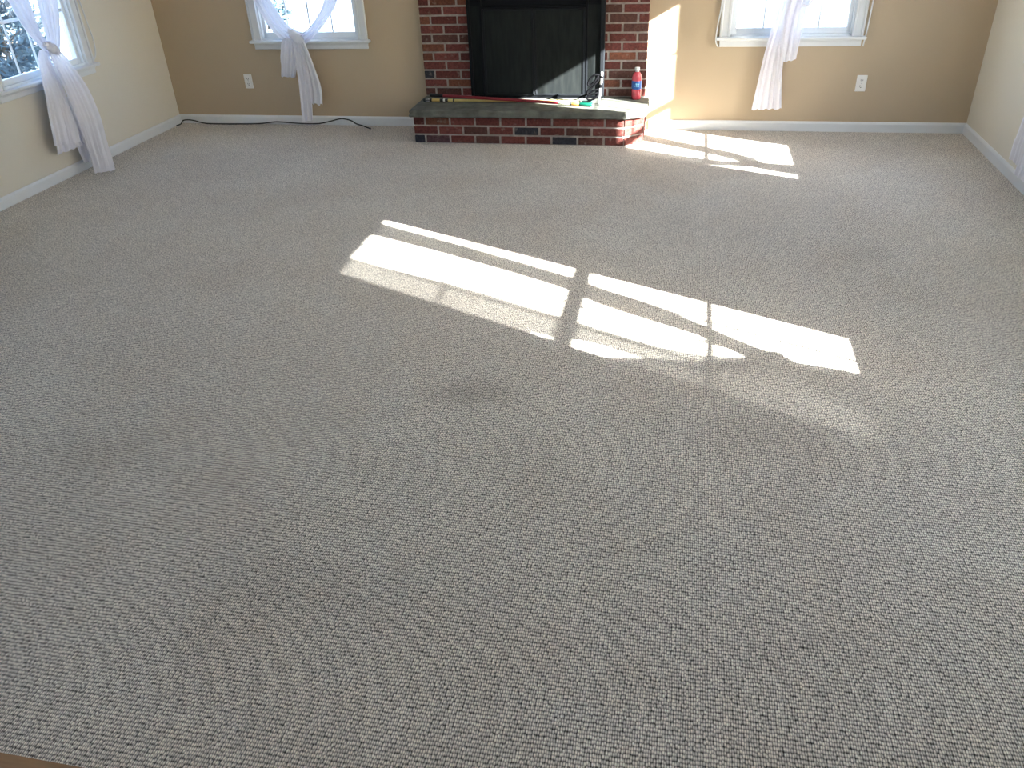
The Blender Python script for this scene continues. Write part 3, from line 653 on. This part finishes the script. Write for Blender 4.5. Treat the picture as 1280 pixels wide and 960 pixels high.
# ---------------------------------------------------------------- outlets
def outlet(u, z, label):
    f = Frame('back'); t = thing('wall_outlet', label, 'outlet', f.P(u, z - 0.055, 0))
    bm = bmesh.new(); f.box(bm, u - 0.034, u + 0.034, z - 0.054, z + 0.054, 0, 0.006, 0.0025); kid('cover_plate', bm, VINYL, t)
    for s in (-1, 1):
        bm = bmesh.new(); zc = z + s * 0.0195
        pts = []
        for k in range(24):
            a = 2 * PI * k / 24; pts.append((max(-0.0165, min(0.0165, 0.0185 * math.cos(a))), 0.0145 * math.sin(a)))
        lo = [bm.verts.new(f.P(u + p, zc + q, 0.0055)) for p, q in pts]; hi = [bm.verts.new(f.P(u + p * .96, zc + q * .96, 0.009)) for p, q in pts]
        bm.faces.new(hi)
        for k in range(24): bm.faces.new([lo[k], lo[(k + 1) % 24], hi[(k + 1) % 24], hi[k]])
        rc = kid('socket', bm, VINYL, t)
        bm = bmesh.new()
        f.box(bm, u - 0.0082, u - 0.0052, zc - 0.003, zc + 0.008, 0.0086, 0.0096); f.box(bm, u + 0.0052, u + 0.0082, zc - 0.002, zc + 0.007, 0.0086, 0.0096)
        f.box(bm, u - 0.003, u + 0.003, zc - 0.010, zc - 0.005, 0.0086, 0.0096)
        bmesh.ops.translate(bm, verts=bm.verts, vec=-t.location); obj('slot', bm, SLOT, rc)
    bm = bmesh.new(); tube(bm, [f.P(u, z, 0.005), f.P(u, z, 0.0078)], 0.0035, 10); kid('screw', bm, PALEMETAL, t)
outlet(-3.431, 0.333, 'white double outlet on the tan wall left of the fireplace')
outlet(1.196, 0.331, 'white double outlet on the tan wall below the right-hand window')

# ---------------------------------------------------------------- cable along the left of the back wall
r = 0.0048
zc = r + 0.0006
yb_ = D - 0.014 - r - 0.001
pts = [(-4.098, 6.035, zc), (-4.092, 6.09, zc), (-4.092, yb_ - .003, 0.022), (-4.05, yb_, 0.029), (-3.99, yb_, 0.024), (-3.93, yb_ - .003, 0.010), (-3.86, 6.112, zc), (-3.73, 6.106, zc), (-3.60, 6.110, zc), (-3.46, 6.120, zc), (-3.38, 6.126, 0.008), (-3.31, yb_, 0.015),
       (-3.25, yb_, 0.022), (-3.15, yb_, 0.017), (-3.01, yb_, 0.010), (-2.90, yb_, 0.011), (-2.84, yb_, 0.018), (-2.78, yb_, 0.031), (-2.70, yb_, 0.050), (-2.66, yb_, 0.052), (-2.60, yb_ - 0.002, 0.040), (-2.555, yb_ - .01, 0.017), (-2.50, 6.11, zc), (-2.45, 6.065, zc), (-2.40, 6.025, zc)]
bm = bmesh.new(); tube(bm, smooth_path(pts, 6), r, 8)
t_ = recentre(obj('cable', bm, CABLE, None, True)); tag(t_, 'thin black cable lying along the baseboard under the left-hand back window', 'cable')

# ---------------------------------------------------------------- things on the hearth
HT = 0.2402
def pole(name, label, a, b, segs, rad):
    a, b = Vector(a), Vector(b); L = (b - a).length; d = (b - a).normalized()
    t = thing(name, label, 'pole', (a + b) / 2, 'long poles on the hearth')
    for nm, s0, s1, r, m in segs:
        bm = bmesh.new(); p, q = a + d * s0 * L, a + d * s1 * L; e = min(0.003, (q - p).length / 4)
        tube(bm, [p, p + d * e, q - d * e, q], [rad * r * 0.85, rad * r, rad * r, rad * r * 0.85], 16)
        kid(nm, bm, m, t, True)
    return t, a, d, L
t, a, d, L = pole('pole', 'pale yellow pole with black head and ochre ferrule, lying at the back of the hearth', (-1.905, 5.905, 0.2535), (-0.640, 5.893, 0.2525),
    [('head', 0.0, 0.030, 1.25, BLACKP), ('grip', 0.030, 0.052, 1.12, BLACKP), ('ferrule', 0.052, 0.100, 1.2, OCHRE), ('grip', 0.100, 0.150, 1.02, BLACKP), ('collar', 0.150, 0.180, 1.08, YELP), ('ring', 0.180, 0.188, 1.15, BLACKP),
     ('shaft', 0.188, 0.925, 0.92, YELP), ('sleeve', 0.925, 0.940, 1.0, WHITEP), ('end_cap', 0.940, 1.0, 1.05, TEALP)], 0.0098)
bm = bmesh.new()                                # pale claws around the black head
for k in range(6):
    an = 2 * PI * k / 6 + 0.3; o1 = Vector((0, math.cos(an), math.sin(an)))
    tube(bm, [a + d * 0.052 + o1 * 0.011, a + d * 0.036 + o1 * 0.0115, a + d * 0.018 + o1 * 0.0112], 0.0016, 6)
kid('claw', bm, WHITEP, t, True)
bm = bmesh.new(); tube(bm, [a + d * L * 0.121, a + d * L * 0.132], 0.0106, 12); kid('white_dot', bm, WHITEP, t, True)
pole('pole', 'dark red pole with green end cap and pale label band, crossing over the yellow pole', (-1.862, 5.940, 0.2835), (-0.634, 5.795, 0.2545),
    [('grip', 0.0, 0.085, 1.15, BLACKP), ('shaft', 0.085, 0.80, 1.0, REDP), ('label_band', 0.80, 0.868, 1.06, LABELP), ('ring', 0.868, 0.880, 1.08, BLACKP), ('orange_band', 0.880, 0.925, 1.04, ORANGEP), ('end_cap', 0.925, 1.0, 1.12, GREENP)], 0.0108)

BX, BY = -0.342, 6.045
t = thing('drink_bottle', 'plastic bottle of red drink with blue label standing on the hearth by the brick', 'bottle', (BX, BY, HT))
bm = bmesh.new()
lathe(bm, [(0.028, 0), (0.033, 0.003), (0.035, 0.012), (0.0345, 0.05), (0.036, 0.056), (0.036, 0.060), (0.0345, 0.066), (0.0345, 0.13), (0.036, 0.135), (0.035, 0.150), (0.031, 0.166), (0.022, 0.181), (0.016, 0.188)], (BX, BY, HT), 36)
kid('bottle_body', bm, REDB, t, True)
bm = bmesh.new(); lathe(bm, [(0.0158, 0.186), (0.0145, 0.190), (0.0145, 0.196), (0.018, 0.197), (0.018, 0.200), (0.015, 0.201)], (BX, BY, HT), 24); kid('bottle_neck', bm, plain('clear_pet_plastic', (0.55, 0.50, 0.52), 0.2), t, True)
bm = bmesh.new(); lathe(bm, [(0.0165, 0.200), (0.0175, 0.202), (0.0175, 0.214), (0.0165, 0.217), (0.010, 0.2175)], (BX, BY, HT), 24); kid('cap', bm, WHITEP, t, True)
bm = bmesh.new(); lathe(bm, [(0.0350, 0.072), (0.0358, 0.0725), (0.0358, 0.1275), (0.0350, 0.128)], (BX, BY, HT), 36); lb = kid('label', bm, BLUEL, t, True)
bm = bmesh.new()                                # the pale print on the label (a short stroke, a bar and a ring)
def patch(a0, a1, z0, z1):
    n = 4; R_ = 0.0364
    lo = [bm.verts.new((BX + R_ * math.cos(a0 + (a1 - a0) * k / n), BY + R_ * math.sin(a0 + (a1 - a0) * k / n), HT + z0)) for k in range(n + 1)]
    hi = [bm.verts.new((BX + R_ * math.cos(a0 + (a1 - a0) * k / n), BY + R_ * math.sin(a0 + (a1 - a0) * k / n), HT + z1)) for k in range(n + 1)]
    for k in range(n): bm.faces.new([lo[k], lo[k + 1], hi[k + 1], hi[k]])
c0 = -PI / 2
for q in ((c0 - 0.35, c0 - 0.22, 0.092, 0.097), (c0 - 0.16, c0 + 0.12, 0.108, 0.113), (c0 - 0.06, c0 + 0.03, 0.090, 0.108), (c0 + 0.18, c0 + 0.26, 0.090, 0.111), (c0 + 0.46, c0 + 0.54, 0.090, 0.111), (c0 + 0.26, c0 + 0.46, 0.106, 0.111), (c0 + 0.26, c0 + 0.46, 0.090, 0.095)): patch(*q)
bmesh.ops.translate(bm, verts=bm.verts, vec=-t.location); obj('label_print', bm, CYANL, lb)

AX, AY = -0.588, 5.885
t = thing('andiron', 'black scrolled iron andiron with pale worn post on the right end of the hearth', 'andiron', (AX, AY, HT))
bm = bmesh.new(); tube(bm, [(-0.597, AY, HT), (-0.5965, AY, 0.262), (-0.590, AY, 0.30), (-0.586, AY, 0.352)], [0.0085, 0.007, 0.008, 0.010], 14)
tube(bm, [(-0.585, AY, 0.372), (-0.580, AY, 0.40), (-0.578, AY, 0.452), (-0.578, AY, 0.458)], [0.0095, 0.0095, 0.0090, 0.006], 14); kid('post', bm, PALEMETAL, t, True)
bm = bmesh.new(); tube(bm, [(-0.586, AY, 0.350), (-0.5855, AY, 0.356), (-0.5852, AY, 0.368), (-0.585, AY, 0.374)], [0.010, 0.0135, 0.0135, 0.010], 14)
kid('collar', bm, IRON, t, True)
bm = bmesh.new(); tube(bm, [(-0.580, AY, 0.418), (-0.580, AY, 0.424), (-0.579, AY, 0.432)], [0.0098, 0.0115, 0.0098], 14); kid('collar', bm, IRON, t, True)
S1 = [(-0.583, .425), (-0.600, .438), (-0.628, .438), (-0.655, .418), (-0.672, .388), (-0.668, .372), (-0.650, .376), (-0.622, .402), (-0.604, .428)]
S1b = [(-0.604, .432), (-0.600, .405), (-0.625, .376), (-0.655, .348), (-0.674, .332), (-0.676, .312), (-0.668, .305)]
S2 = [(-0.668, .305), (-0.645, .328), (-0.618, .338), (-0.588, .340)]
S2b = [(-0.600, .332), (-0.602, .308), (-0.620, .283), (-0.645, .273), (-0.672, .276), (-0.676, .290), (-0.655, .305), (-0.625, .313), (-0.603, .318)]
for nm, groups in (('scroll', (S1, S1b)), ('scroll', (S2, S2b))):
    bm = bmesh.new()
    for g in groups: tube(bm, smooth_path([(x, AY - 0.002 + 0.02 * math.sin((x + .6) * 20), z) for x, z in g], 6), 0.0068, 8)
    kid(nm, bm, IRON, t, True)
bm = bmesh.new(); tube(bm, smooth_path([(-0.668, AY, .305), (-0.70, AY + .04, .290), (-0.735, AY + .09, .268), (-0.762, AY + 0.125, .2465)], 6), [0.0055] * 19, 8); kid('foot', bm, IRON, t, True)

# ---------------------------------------------------------------- outside
bm = bmesh.new(); bmesh.ops.create_grid(bm, x_segments=40, y_segments=40, size=70)
for v in bm.verts: v.co.z = -0.22 + 0.05 * noise.noise(v.co * 0.15)
for v in bm.verts: v.co.y += 10
struct('ground', bm, SNOW)
def shrub(x, y, h, rad, n, label, seed):
    rnd = random.Random(seed); z0 = -0.25
    t = thing('evergreen_shrub', label, 'shrub', (x, y, z0), 'evergreen shrubs outside the windows')
    bm = bmesh.new()
    tube(bm, [(x, y, z0), (x + .02, y, z0 + h * .5), (x, y + .02, z0 + h * .95)], [0.04, 0.025, 0.006], 8)
    tips = []
    for k in range(n):
        fz = rnd.random() ** 0.8; an = rnd.uniform(0, 2 * PI); rr = rad * (1 - fz * 0.75) * rnd.uniform(0.6, 1.05)
        p0 = Vector((x, y, z0 + h * (0.05 + 0.85 * fz))); p1 = p0 + Vector((math.cos(an) * rr, math.sin(an) * rr, rnd.uniform(0.02, 0.25) * h * 0.5))
        tube(bm, [p0, p0.lerp(p1, .5) + Vector((0, 0, .03)), p1], [0.012, 0.007, 0.003], 4); tips.append((p0, p1))
    kid('trunk', bm, BARK, t)
    bm = bmesh.new()
    for p0, p1 in tips:
        ax = (p1 - p0).normalized()
        for q in range(70):
            s = rnd.uniform(0.15, 1.08); c = p0.lerp(p1, s)
            dr = (ax + Vector((rnd.gauss(0, .55), rnd.gauss(0, .55), rnd.gauss(0, .45)))).normalized(); L = rnd.uniform(0.07, 0.15); wd = 0.012
            sd = dr.orthogonal().normalized(); sd.rotate(Matrix.Rotation(rnd.uniform(0, 6.28), 3, dr))
            v = [bm.verts.new(c - sd * wd * .4), bm.verts.new(c + dr * L * .5 - sd * wd), bm.verts.new(c + dr * L), bm.verts.new(c + dr * L * .5 + sd * wd)]
            bm.faces.new(v)
    me = kid('foliage', bm, LEAF, t)
shrub(-6.6, 7.25, 1.15, 0.75, 70, 'dark evergreen shrub seen through the left part of the left wall window', 1)
shrub(-7.6, 8.5, 1.2, 0.7, 60, 'bluish evergreen shrub seen low through the left wall window, behind the curtain', 2)
shrub(-4.22, 8.1, 1.2, 0.45, 60, 'small evergreen shrub seen through the window left of the fireplace', 3)
